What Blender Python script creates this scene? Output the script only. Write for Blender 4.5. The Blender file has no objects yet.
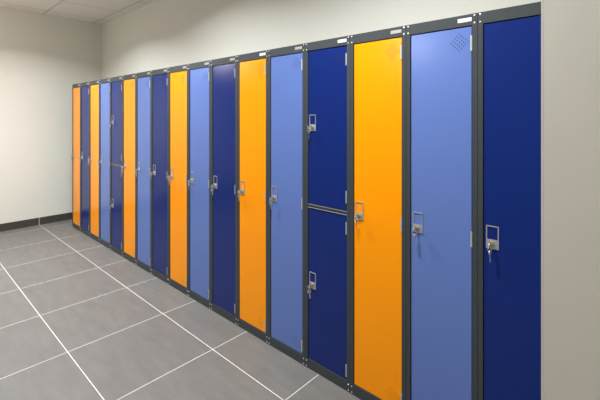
import bpy, bmesh, math, random
from mathutils import Matrix, Vector
random.seed(4)
S = bpy.context.scene
COL = S.collection

# ------------------------------------------------------------------ sizes (metres)
W, H, D = 0.3048, 1.80, 0.485          # one locker
STILE, GAP = 0.020, 0.0032
TOP_RAIL, BASE_RAIL = 0.046, 0.0525
XW, XE = -0.4176, 7.6                  # left wall / far right end of the room
YB, YF = 0.4996, -3.7                  # wall behind the lockers / wall behind the camera
ZC = 2.7196

# ------------------------------------------------------------------ helpers
def srgb(r, g, b):
    f = lambda c: c / 12.92 if c <= 0.04045 else ((c + 0.055) / 1.055) ** 2.4
    return (f(r / 255), f(g / 255), f(b / 255), 1)

def new_mat(name):
    m = bpy.data.materials.new(name)
    m.use_nodes = True
    nt = m.node_tree
    return m, nt, nt.nodes['Principled BSDF']

def N(nt, typ, **kw):
    n = nt.nodes.new(typ)
    for k, v in kw.items():
        setattr(n, k, v)
    return n

def math_node(nt, op, a, b=None, c=None):
    n = N(nt, 'ShaderNodeMath', operation=op)
    for i, v in enumerate((a, b, c)):
        if v is None:
            continue
        if isinstance(v, (int, float)):
            n.inputs[i].default_value = v
        else:
            nt.links.new(v, n.inputs[i])
    return n.outputs[0]

def simple(name, col, rough=0.5, metal=0.0, noise=0.0, nscale=40, bump=0.0, spec=0.5):
    m, nt, b = new_mat(name)
    b.inputs['Roughness'].default_value = rough
    b.inputs['Metallic'].default_value = metal
    b.inputs['Specular IOR Level'].default_value = spec
    tc = N(nt, 'ShaderNodeTexCoord')
    no = N(nt, 'ShaderNodeTexNoise')
    no.inputs['Scale'].default_value = nscale
    no.inputs['Detail'].default_value = 5
    nt.links.new(tc.outputs['Object'], no.inputs['Vector'])
    mix = N(nt, 'ShaderNodeMixRGB', blend_type='MULTIPLY')
    mix.inputs['Fac'].default_value = noise
    mix.inputs['Color1'].default_value = col if len(col) == 4 else (*col, 1)
    nt.links.new(no.outputs['Fac'], mix.inputs['Color2'])
    nt.links.new(mix.outputs[0], b.inputs['Base Color'])
    if bump:
        bp = N(nt, 'ShaderNodeBump')
        bp.inputs['Strength'].default_value = bump
        bp.inputs['Distance'].default_value = 0.001
        nt.links.new(no.outputs['Fac'], bp.inputs['Height'])
        nt.links.new(bp.outputs[0], b.inputs['Normal'])
    return m

# powder-coated steel: very fine orange peel
ORANGE = simple('orange_powder_coat', (0.90, 0.288, 0.000), 0.22, noise=0.02, nscale=300, bump=0.012, spec=0.27)
LIGHT = simple('light_blue_powder_coat', (0.103, 0.165, 0.425), 0.22, noise=0.02, nscale=300, bump=0.012, spec=0.27)
NAVY = simple('navy_powder_coat', (0.0045, 0.018, 0.135), 0.22, noise=0.02, nscale=300, bump=0.012, spec=0.27)
FRAME = simple('grey_powder_coat', (0.044, 0.050, 0.055), 0.42, noise=0.03, nscale=300, bump=0.02, spec=0.2)
HOLE = simple('hole_shadow', (0.006, 0.006, 0.007), 0.9)
STEEL = simple('brushed_steel', (0.50, 0.51, 0.52), 0.38, 0.65, noise=0.1, nscale=90)
RIVET = simple('bright_rivet', (0.80, 0.80, 0.78), 0.35, 0.75)
BRASS = simple('nickel_brass', (0.56, 0.49, 0.36), 0.30, 0.95, noise=0.1, nscale=200)
HINGE = simple('zinc_hinge', (0.55, 0.56, 0.55), 0.4, 0.6)
WHITE = simple('white_label', (0.85, 0.84, 0.80), 0.45)
SILVER_LABEL = simple('silver_label', (0.36, 0.34, 0.31), 0.4, 0.2)
PAINT = simple('warm_white_paint', srgb(215, 213, 204), 0.75, noise=0.035, nscale=6, bump=0.02)
DIM = simple('darkened_unseen_wall', (0.20, 0.20, 0.20), 0.75, noise=0.04, nscale=6)  # unseen front wall, coloured dark so the doors reflect little light
BEAD = simple('white_bead', srgb(226, 225, 218), 0.4)
PLASTIC = simple('white_plastic', srgb(235, 235, 232), 0.4)

def grout(nt, coord, origin, step, width):
    a = math_node(nt, 'DIVIDE', math_node(nt, 'SUBTRACT', coord, origin), step)
    d = math_node(nt, 'ABSOLUTE', math_node(nt, 'SUBTRACT', math_node(nt, 'FRACT', math_node(nt, 'ADD', a, 0.5)), 0.5))
    line = math_node(nt, 'LESS_THAN', d, width / step / 2)
    return line, math_node(nt, 'FLOOR', a)

TX, TSX, TY, TSY = 0.4177, 0.6074, -0.2606, 0.5966
def floor_mat():
    m, nt, b = new_mat('grey_porcelain_tile')
    tc = N(nt, 'ShaderNodeTexCoord')
    sp = N(nt, 'ShaderNodeSeparateXYZ')
    nt.links.new(tc.outputs['Object'], sp.inputs[0])
    lx, ix = grout(nt, sp.outputs['X'], TX, TSX, 0.0029)
    ly, iy = grout(nt, sp.outputs['Y'], TY, TSY, 0.0033)
    line = math_node(nt, 'MAXIMUM', lx, ly)
    cid = N(nt, 'ShaderNodeCombineXYZ')
    nt.links.new(ix, cid.inputs[0]); nt.links.new(iy, cid.inputs[1])
    wn = N(nt, 'ShaderNodeTexWhiteNoise', noise_dimensions='3D')
    nt.links.new(cid.outputs[0], wn.inputs['Vector'])
    off = N(nt, 'ShaderNodeVectorMath', operation='MULTIPLY_ADD')
    nt.links.new(wn.outputs['Color'], off.inputs[0])
    off.inputs[1].default_value = (9, 9, 9)
    nt.links.new(tc.outputs['Object'], off.inputs[2])
    mp = N(nt, 'ShaderNodeMapping')
    mp.inputs['Scale'].default_value = (3.0, 11.0, 1)
    nt.links.new(off.outputs[0], mp.inputs['Vector'])
    n1 = N(nt, 'ShaderNodeTexNoise'); n1.inputs['Scale'].default_value = 1.6
    n1.inputs['Detail'].default_value = 9; n1.inputs['Roughness'].default_value = 0.62
    nt.links.new(mp.outputs[0], n1.inputs['Vector'])
    ramp = N(nt, 'ShaderNodeValToRGB')
    ramp.color_ramp.elements[0].position = 0.28; ramp.color_ramp.elements[0].color = (0.118, 0.110, 0.102, 1)
    ramp.color_ramp.elements[1].position = 0.74; ramp.color_ramp.elements[1].color = (0.153, 0.143, 0.134, 1)
    nt.links.new(n1.outputs['Fac'], ramp.inputs[0])
    val = N(nt, 'ShaderNodeHueSaturation')
    nt.links.new(math_node(nt, 'MULTIPLY_ADD', wn.outputs['Value'], 0.07, 0.965), val.inputs['Value'])
    nt.links.new(ramp.outputs[0], val.inputs['Color'])
    mix = N(nt, 'ShaderNodeMixRGB')
    nt.links.new(line, mix.inputs['Fac'])
    nt.links.new(val.outputs[0], mix.inputs['Color1'])
    mix.inputs['Color2'].default_value = (0.80, 0.78, 0.74, 1)
    nt.links.new(mix.outputs[0], b.inputs['Base Color'])
    nt.links.new(math_node(nt, 'MULTIPLY_ADD', line, 0.30, 0.52), b.inputs['Roughness'])
    bp = N(nt, 'ShaderNodeBump'); bp.inputs['Distance'].default_value = 0.001; bp.inputs['Strength'].default_value = 0.25
    nt.links.new(math_node(nt, 'SUBTRACT', math_node(nt, 'MULTIPLY', n1.outputs['Fac'], 0.3), line), bp.inputs['Height'])
    nt.links.new(bp.outputs[0], b.inputs['Normal'])
    return m

def skirting_mat():
    m, nt, b = new_mat('dark_skirting_tile')
    tc = N(nt, 'ShaderNodeTexCoord'); sp = N(nt, 'ShaderNodeSeparateXYZ')
    nt.links.new(tc.outputs['Object'], sp.inputs[0])
    ly, iy = grout(nt, sp.outputs['Y'], TY, TSY, 0.0065)
    mix = N(nt, 'ShaderNodeMixRGB')
    nt.links.new(ly, mix.inputs['Fac'])
    mix.inputs['Color1'].default_value = (0.048, 0.041, 0.036, 1)
    mix.inputs['Color2'].default_value = (0.50, 0.48, 0.45, 1)
    nt.links.new(mix.outputs[0], b.inputs['Base Color'])
    b.inputs['Roughness'].default_value = 0.5
    return m

def ceiling_mat():
    m, nt, b = new_mat('mineral_fibre_tile')
    tc = N(nt, 'ShaderNodeTexCoord'); sp = N(nt, 'ShaderNodeSeparateXYZ')
    nt.links.new(tc.outputs['Object'], sp.inputs[0])
    lx, ix = grout(nt, sp.outputs['X'], 0.43, 0.6, 0.020)
    ly, iy = grout(nt, sp.outputs['Y'], -0.225, 0.61, 0.020)
    line = math_node(nt, 'MAXIMUM', lx, ly)
    no = N(nt, 'ShaderNodeTexNoise'); no.inputs['Scale'].default_value = 160; no.inputs['Detail'].default_value = 3
    nt.links.new(tc.outputs['Object'], no.inputs['Vector'])
    ramp = N(nt, 'ShaderNodeValToRGB')
    ramp.color_ramp.elements[0].color = (0.83, 0.785, 0.735, 1)
    ramp.color_ramp.elements[1].color = (0.92, 0.875, 0.82, 1)
    nt.links.new(no.outputs['Fac'], ramp.inputs[0])
    mix = N(nt, 'ShaderNodeMixRGB')
    nt.links.new(line, mix.inputs['Fac'])
    nt.links.new(ramp.outputs[0], mix.inputs['Color1'])
    mix.inputs['Color2'].default_value = (0.64, 0.60, 0.56, 1)
    nt.links.new(mix.outputs[0], b.inputs['Base Color'])
    b.inputs['Roughness'].default_value = 0.9
    return m

def emit_mat(name, col, strength):
    m, nt, b = new_mat(name)
    b.inputs['Base Color'].default_value = (0.9, 0.9, 0.88, 1)
    b.inputs['Emission Color'].default_value = (*col, 1)
    b.inputs['Emission Strength'].default_value = strength
    return m

# ------------------------------------------------------------------ mesh helpers
def bx(bm, x0, x1, y0, y1, z0, z1, bev=0.0, mi=0):
    r = bmesh.ops.create_cube(bm, size=1)
    vs = r['verts']
    bmesh.ops.scale(bm, vec=(x1 - x0, y1 - y0, z1 - z0), verts=vs)
    bmesh.ops.translate(bm, vec=((x0 + x1) / 2, (y0 + y1) / 2, (z0 + z1) / 2), verts=vs)
    fs = list({f for v in vs for f in v.link_faces})
    for f in fs:
        f.material_index = mi
    if bev:
        es = list({e for v in vs for e in v.link_edges})
        bmesh.ops.bevel(bm, geom=es, offset=bev, segments=2, affect='EDGES', profile=0.6)

def cyl(bm, c, r, h, axis='Z', seg=20, r2=None):
    rot = {'Z': Matrix.Identity(4), 'Y': Matrix.Rotation(math.pi / 2, 4, 'X'), 'X': Matrix.Rotation(math.pi / 2, 4, 'Y')}[axis]
    bmesh.ops.create_cone(bm, cap_ends=True, segments=seg, radius1=r, radius2=r if r2 is None else r2, depth=h,
                          matrix=Matrix.Translation(c) @ rot)

def torus(bm, c, R, r, plane='XZ', seg=28, ring=8):
    vs = []
    for i in range(seg):
        a = 2 * math.pi * i / seg
        row = []
        for j in range(ring):
            b_ = 2 * math.pi * j / ring
            u = (R + r * math.cos(b_)) * math.cos(a); v = (R + r * math.cos(b_)) * math.sin(a); w = r * math.sin(b_)
            p = {'XZ': (u, w, v), 'YZ': (w, u, v), 'XY': (u, v, w)}[plane]
            row.append(bm.verts.new((c[0] + p[0], c[1] + p[1], c[2] + p[2])))
        vs.append(row)
    for i in range(seg):
        for j in range(ring):
            bm.faces.new((vs[i][j], vs[(i + 1) % seg][j], vs[(i + 1) % seg][(j + 1) % ring], vs[i][(j + 1) % ring]))

def mesh(name, bm, mats, smooth=False):
    bmesh.ops.recalc_face_normals(bm, faces=bm.faces)
    me = bpy.data.meshes.new(name)
    bm.to_mesh(me); bm.free()
    for m in (mats if isinstance(mats, (list, tuple)) else [mats]):
        me.materials.append(m)
    if smooth:
        for p in me.polygons:
            p.use_smooth = True
    return me

def link(name, data, parent=None, loc=(0, 0, 0)):
    o = bpy.data.objects.new(name, data)
    COL.objects.link(o)
    o.location = loc
    if parent:
        o.parent = parent
    return o

def thing(name, label, cat, loc, group=None):
    o = link(name, None, None, loc)
    o.empty_display_size = 0.05
    o['label'] = label; o['category'] = cat
    if group:
        o['group'] = group
    return o

def struct(name, bm, mats):
    o = link(name, mesh(name, bm, mats))
    o['kind'] = 'structure'
    return o

def B(*args, **kw):
    bm = bmesh.new(); bx(bm, *args, **kw); return bm

# ------------------------------------------------------------------ the room
PX, PY = 17 * W + 0.006, -0.5155       # corner of the pier that closes the locker recess
struct('floor', B(XW - 0.1, XE + 0.1, YF - 0.1, YB + 0.1, -0.1, 0), floor_mat())
struct('ceiling', B(XW - 0.1, XE + 0.1, YF - 0.1, YB + 0.1, ZC, ZC + 0.1), ceiling_mat())
struct('wall_left', B(XW - 0.1, XW, YF, YB, 0, ZC), PAINT)
struct('wall_back', B(XW - 0.1, XE + 0.1, YB, YB + 0.1, 0, ZC), PAINT)
struct('wall_front', B(XW - 0.1, XE + 0.1, YF - 0.1, YF, 0, ZC), DIM)
struct('wall_end', B(XE, XE + 0.1, YF, YB, 0, ZC), PAINT)
struct('wall_right', B(PX, XE, PY, YB, 0, ZC), PAINT)
bm = bmesh.new()                       # rounded plaster bead on the pier's corner
cyl(bm, (PX + 0.0015, PY + 0.0015, ZC / 2), 0.0019, ZC, 'Z', 20)
bx(bm, PX - 0.001, PX + 0.003, PY, PY + 0.03, 0, ZC)
struct('trim_1', bm, BEAD)
SK = skirting_mat()
struct('baseboard_left', B(XW, XW + 0.010, YF, YB, 0, 0.092), SK)
struct('baseboard_back', B(XW + 0.010, PX, YB - 0.010, YB, 0, 0.092), SK)
struct('baseboard_right', B(PX + 0.006, XE, PY - 0.010, PY, 0, 0.092), SK)
struct('baseboard_front', B(XW + 0.010, XE, YF, YF + 0.010, 0, 0.092), SK)

# ------------------------------------------------------------------ locker meshes, local origin = left front foot
def carcass_mesh():
    bm = bmesh.new(); t = 0.001
    a, b_ = 0.0006, W - 0.0006
    bx(bm, a, a + t, 0.0012, D, 0.0005, H - 0.0004)
    bx(bm, b_ - t, b_, 0.0012, D, 0.0005, H - 0.0004)
    bx(bm, a + t, b_ - t, D - t, D, 0.0005, H - 0.0004)
    bx(bm, a + t, b_ - t, 0.002, D - t, H - 0.0014, H - 0.0004)
    bx(bm, a + t, b_ - t, 0.022, D - t, 0.040, 0.041)
    return mesh('carcass', bm, FRAME)

def front_frame_mesh(split):
    bm = bmesh.new(); a, b_ = 0.0006, W - 0.0006
    bx(bm, a, STILE, 0, 0.022, 0, H, 0.0008)
    bx(bm, W - STILE, b_, 0, 0.022, 0, H, 0.0008)
    bx(bm, STILE - 0.001, W - STILE + 0.001, 0.0002, 0.022, H - TOP_RAIL, H, 0.0008)
    bx(bm, STILE - 0.001, W - STILE + 0.001, 0.0002, 0.022, 0, BASE_RAIL, 0.0008)
    if split:
        bx(bm, STILE - 0.001, W - STILE + 0.001, 0.0040, 0.022, 0.8885, 0.9095, 0.0004)
    return mesh('front_frame', bm, FRAME)

DX0, DX1 = STILE + GAP, W - STILE - GAP
Z_LO, Z_HI = BASE_RAIL + GAP, H - TOP_RAIL - GAP
def door_mesh(z0, z1, mat, vent_top, vent_bottom):
    bm = bmesh.new()
    bx(bm, DX0, DX1, 0.0040, 0.0205, z0, z1, 0.0012)
    cx = DX1 - 0.048
    cs = ([z1 - 0.059] if vent_top else []) + ([z0 + 0.050] if vent_bottom else [])
    st = 0.034 / 4
    for cz in cs:
        hr = 0.0025 if cz > (z0 + z1) / 2 else 0.0017
        for i in range(5):
            for j in range(5):
                u, v = i - 2, j - 2
                x, z = cx + (u - v) * st, cz + (u + v) * st
                k = len(bm.faces)
                vs = [bm.verts.new((x + hr * math.cos(2 * math.pi * q / 8), 0.0038, z + hr * math.sin(2 * math.pi * q / 8))) for q in range(8)]
                f = bm.faces.new(vs); f.material_index = 1
    return mesh('door', bm, [mat, HOLE])

def lock_plate_mesh():                 # card window above, solid plate below; origin at the plate's lower left corner
    bm = bmesh.new(); w, h, hs, t, r = 0.046, 0.089, 0.036, 0.003, 0.0042
    bx(bm, 0, w, -t, 0.0003, 0, hs, 0.0008)
    bx(bm, 0, r, -t, 0.0003, hs - 0.001, h, 0.0008)
    bx(bm, w - r, w, -t, 0.0003, hs - 0.001, h, 0.0008)
    bx(bm, 0, w, -t, 0.0003, h - r, h, 0.0008)
    return mesh('lock_plate', bm, STEEL)
def lock_cylinder_mesh():
    bm = bmesh.new()
    cyl(bm, (0, -0.003, 0), 0.0105, 0.008, 'Y', 24, 0.0098)
    cyl(bm, (0, -0.008, 0), 0.0072, 0.004, 'Y', 24)
    return mesh('lock_cylinder', bm, BRASS)
def hinge_mesh(l):
    bm = bmesh.new()
    for i in range(3):
        cyl(bm, (0, 0, (i - 1) * l / 3), 0.0034, l / 3 - 0.001, 'Z', 14)
    bx(bm, -0.0045, 0, -0.0008, 0.0014, -l / 2, l / 2)
    return mesh('hinge', bm, HINGE)
def rivet_mesh():
    bm = bmesh.new()
    bmesh.ops.create_uvsphere(bm, u_segments=14, v_segments=8, radius=0.0037, matrix=Matrix.Diagonal((1, 0.45, 1, 1)))
    return mesh('rivet', bm, RIVET, True)
def plate_mesh(m):
    bm = bmesh.new()
    bx(bm, -0.027, 0.027, -0.0014, 0.0003, -0.0078, 0.0078, 0.0005)
    bx(bm, -0.025, 0.025, -0.0018, -0.0010, -0.0058, 0.0058, 0.0003)
    return mesh('name_plate', bm, m)
def key_mesh(plane):                   # flat key hanging down from the centre of its bow
    bm = bmesh.new(); t = 0.0011
    R, r, n = 0.0110, 0.0040, 24
    rings = {}
    for s in (-t, t):
        for rad in (R, r):
            rings[(s, rad)] = [bm.verts.new((s, rad * math.cos(2 * math.pi * i / n), rad * math.sin(2 * math.pi * i / n))) for i in range(n)]
    for i in range(n):
        k = (i + 1) % n
        bm.faces.new((rings[(t, R)][i], rings[(t, R)][k], rings[(t, r)][k], rings[(t, r)][i]))
        bm.faces.new((rings[(-t, R)][k], rings[(-t, R)][i], rings[(-t, r)][i], rings[(-t, r)][k]))
        bm.faces.new((rings[(-t, R)][i], rings[(-t, R)][k], rings[(t, R)][k], rings[(t, R)][i]))
        bm.faces.new((rings[(-t, r)][k], rings[(-t, r)][i], rings[(t, r)][i], rings[(t, r)][k]))
    bx(bm, -t * 0.9, t * 0.9, -0.0032, 0.0026, -0.036, -0.0102)
    for q, d in ((-0.018, 0.0012), (-0.0225, 0.0018), (-0.027, 0.0010), (-0.0315, 0.0016)):
        bx(bm, -t * 0.9, t * 0.9, 0.0020, 0.0026 + d, q - 0.0017, q + 0.0017)
    return mesh('key', bm, STEEL)
def ring_mesh():
    bm = bmesh.new(); torus(bm, (0, 0, 0), 0.0105, 0.0011, 'XZ')
    return mesh('key_ring', bm, STEEL, True)

CAR = carcass_mesh()
FRM = {False: front_frame_mesh(False), True: front_frame_mesh(True)}
LP, LC, HG, RV, KEY, RING = lock_plate_mesh(), lock_cylinder_mesh(), hinge_mesh(0.062), rivet_mesh(), key_mesh('YZ'), ring_mesh()
PL_W, PL_S = plate_mesh(WHITE), plate_mesh(SILVER_LABEL)
UP0, LO1 = 0.9095 + GAP, 0.8885 - GAP
bm = bmesh.new(); bx(bm, STILE, W - STILE, 0.0005, 0.0042, -0.0014, 0.0014, 0.0004); STRIP = mesh('edge_strip', bm, simple('strip_metal', (0.36, 0.37, 0.38), 0.45, 0.5))
DOORS = {}
for c, m in (('O', ORANGE), ('L', LIGHT), ('N', NAVY)):
    DOORS[c] = [door_mesh(Z_LO, Z_HI, m, True, True)]
DOORS['T'] = [door_mesh(UP0, Z_HI, NAVY, True, False), door_mesh(Z_LO, LO1, NAVY, False, True)]

ROW = [
 ('O', 'narrow orange locker at the far end of the row, nearest the white wall', 'orange locker nearest the white wall'),
 ('N', 'full-height navy locker second from the far end, between two orange lockers', 'navy locker second from the far end'),
 ('O', 'orange locker third from the far end, between a navy and a light blue one', 'orange locker third from the far end'),
 ('L', 'light blue locker fourth from the far end, left of the far two-door navy locker', 'light blue locker fourth from the far end'),
 ('T', 'navy locker split into two short doors, the farther of the two such lockers', 'far two-door navy locker'),
 ('O', 'orange locker sixth from the far end, directly right of the far two-door navy locker', 'orange locker right of the far two-door navy one'),
 ('L', 'light blue locker seventh from the far end, between an orange and a full-height navy one', 'light blue locker seventh from the far end'),
 ('N', 'full-height navy locker eighth from the far end, just left of the middle orange one', 'navy locker eighth from the far end'),
 ('O', 'orange locker in the middle of the row, ninth from either end', 'orange locker in the middle of the row'),
 ('L', 'light blue locker directly right of the middle orange locker', 'light blue locker right of the middle orange one'),
 ('N', 'full-height navy locker eleventh from the far end, left of the second nearest orange locker', 'navy locker left of the second nearest orange one'),
 ('O', 'orange locker second nearest the camera, between a navy and a light blue one', 'second nearest orange locker'),
 ('L', 'light blue locker second nearest the camera, left of the near two-door navy locker', 'second nearest light blue locker'),
 ('T', 'navy locker split into two short doors, the nearer of the two such lockers', 'near two-door navy locker'),
 ('O', 'orange locker nearest the camera, right of the near two-door navy locker', 'nearest orange locker'),
 ('L', 'light blue locker nearest the camera, beside the last navy locker', 'nearest light blue locker'),
 ('N', 'full-height navy locker nearest the camera, partly hidden by the beige wall corner', 'navy locker beside the beige wall corner'),
]
WHITE_LABELS = {11, 13, 15}
SWING = [0.10, -0.35, 0.2, 0.3, -0.2, 0.15, 0.25, -0.1, 0.3, 0.1, 0.35, -0.15, 0.2, 0.05, 0.3, -0.25, 0.12, 0.2, 1.25]
nk = 0

def fit_lock(door, zc):
    pl = link('lock_plate', LP, door, (DX0 + 0.008, 0.0040, zc - 0.0445))
    pl['label'] = 'steel plate with an open card window'
    link('lock_cylinder', LC, pl, (0.021, -0.003, 0.019))
    return DX0 + 0.008 + 0.021, zc - 0.0445 + 0.019

def hang_keys(x, z, where):
    """a key in the lock, a ring through its bow and a second key dangling from the ring"""
    global nk
    k = thing('key_bunch', 'steel keys hanging in the ' + where, 'keys', (x, -0.0015, z), 'keys left in the locker locks')
    turn = SWING[nk % len(SWING)]; nk += 1
    a = link('key', KEY, k, (0, -0.0225, 0))
    a.rotation_euler = (math.pi / 2, turn * 0.3, 0)
    a.rotation_euler = Matrix(((1, 0, 0), (0, 0, -1), (0, 1, 0))).to_euler()   # blade runs into the lock (+y)
    r = link('key_ring', RING, k, (0, -0.0225, -0.0105 - 0.0028))
    r.rotation_euler = (0.0, 0, turn)
    d = link('key', KEY, k, (0.001, -0.0225, -0.0268))
    d.rotation_euler = (0.10, turn * 0.25 if turn < 1 else 0.0, turn * 1.4 if turn < 1 else -0.08)

def build_locker(i, code, label, where):
    t = thing('locker', label, 'locker', (i * W, 0, 0), 'row of steel lockers')
    link('carcass', CAR, t)
    split = code == 'T'
    f = link('front_frame', FRM[split], t)
    if split:
        st = link('edge_strip', STRIP, f, (0, 0, 0.9075)); st['label'] = 'bright strip along the shelf edge'
        st = link('edge_strip', STRIP, f, (0, 0, 0.8905)); st['label'] = 'bright strip along the shelf edge'
    for x in (0.0105, W - 0.0105):
        for z in (H - 0.0085, H - 0.038, 0.0100, 0.0390):
            link('rivet', RV, f, (x, -0.0004, z))
    np_ = link('name_plate', PL_W if i in WHITE_LABELS else PL_S, t, (W - 0.0490, 0, H - 0.0220))
    zs = [(UP0, Z_HI, 1.357), (Z_LO, LO1, 0.492)] if split else [(Z_LO, Z_HI, 0.925)]
    for j, (z0, z1, zl) in enumerate(zs):
        d = link('door', DOORS[code][j], t)
        hz = ([z0 + 0.067, z1 - 0.069] if split else [0.104, 0.902, 1.683])
        if split:
            hz = [z0 + (0.069 if j == 0 else 0.047), z1 - (0.069 if j == 0 else 0.061)]
        for z in hz:
            link('hinge', HG, d, (DX1 + 0.0006, 0.0004, z))
        kx, kz = fit_lock(d, zl)
        w_ = where
        if split:
            w_ = ('upper door' if j == 0 else 'lower door') + ' of the ' + where
        hang_keys(i * W + kx, kz, w_)

for i, (code, label, where) in enumerate(ROW):
    build_locker(i, code, label, where)

# ------------------------------------------------------------------ lights: recessed round downlights, one of them added, and added fill globes
DIFF = emit_mat('lit_diffuser', (1.0, 0.96, 0.88), 6.0)
def ring_trim(bm, r0, r1, z0, z1, n=40):
    p = [(r0, z1), (r0, z0), (r1, z0 + 0.002), (r1, z1)]
    rows = [[bm.verts.new((r * math.cos(2 * math.pi * i / n), r * math.sin(2 * math.pi * i / n), z)) for i in range(n)] for r, z in p]
    for a in range(4):
        for i in range(n):
            bm.faces.new((rows[a][i], rows[a][(i + 1) % n], rows[(a + 1) % 4][(i + 1) % n], rows[(a + 1) % 4][i]))
bm = bmesh.new(); ring_trim(bm, 0.085, 0.108, -0.006, 0.0); TRIM = mesh('trim_ring', bm, PLASTIC)
bm = bmesh.new(); cyl(bm, (0, 0, -0.0015), 0.0849, 0.003, 'Z', 40); DISC = mesh('diffuser', bm, DIFF)
def downlight(x, y, power, col, spread, label):
    t = thing('ceiling_light', label, 'light', (x, y, ZC), 'recessed ceiling downlights')
    link('trim_ring', TRIM, t); link('diffuser', DISC, t)
    ld = bpy.data.lights.new('downlight_lamp', 'AREA')
    ld.shape = 'DISK'; ld.size = 0.11; ld.energy = power; ld.color = col
    ld.spread = math.radians(spread)
    o = link('downlight_lamp', ld, None, (x, y, ZC - 0.008))
    return o
WARM = (0.955, 1.0, 1.015)
KEYW, GLOBEW = 88, 68.0
for q, x in enumerate((0.95, 2.70, 4.40)):
    downlight(x, -0.73, KEYW, WARM, (143, 151, 151)[q], 'round ceiling downlight in front of the lockers, number %s from the left wall' % ('one', 'two', 'three')[q])
downlight(0.95, -1.75, KEYW * 0.62, WARM, 116, 'added unseen downlight farther from the lockers, brightening the left wall')  # extra lamp added to lift the lower left wall
# unseen glowing globes on cords, added as ambient fill for ceiling and pier
bm = bmesh.new(); bmesh.ops.create_uvsphere(bm, u_segments=32, v_segments=16, radius=0.14); GLOBE = mesh('globe', bm, emit_mat('fill_globe_glow', (1.0, 0.94, 0.83), GLOBEW), True)
bm = bmesh.new(); cyl(bm, (0, 0, 0.27), 0.004, 0.34, 'Z', 10); CORD = mesh('cord', bm, PLASTIC)
bm = bmesh.new(); cyl(bm, (0, 0, 0.45), 0.05, 0.04, 'Z', 24, 0.055); ROSE = mesh('ceiling_rose', bm, PLASTIC)
for q, (x, y) in enumerate(((0.75, -1.75), (3.30, -2.75), (5.65, -2.75))):
    t = thing('fill_globe', 'added unseen fill globe away from the lockers, %s from the left wall' % ('first', 'second', 'third')[q], 'light', (x, y, ZC - 0.47), 'added fill globes')
    link('globe', GLOBE, t); link('cord', CORD, t); link('ceiling_rose', ROSE, t)

w = bpy.data.worlds.new('World'); S.world = w
w.use_nodes = True
w.node_tree.nodes['Background'].inputs['Color'].default_value = (0.6, 0.6, 0.6, 1)
w.node_tree.nodes['Background'].inputs['Strength'].default_value = 0.0

# ------------------------------------------------------------------ camera
cd = bpy.data.cameras.new('camera')
cam = link('camera', cd, None, (5.3804, -1.5742, 1.3886))
cam.rotation_euler = (math.pi / 2, 0, 0.7463)
cd.sensor_width = 36; cd.lens = 380.1122 / 600 * 36
cd.shift_x = 0.0
cd.shift_y = -(200 - 117.0127) / 600
cd.clip_start = 0.02
S.camera = cam
S.view_settings.view_transform = 'Standard'
S.view_settings.look = 'None'
S.view_settings.gamma = 1
S.view_settings.use_curve_mapping = False
S.view_settings.exposure = -1.05
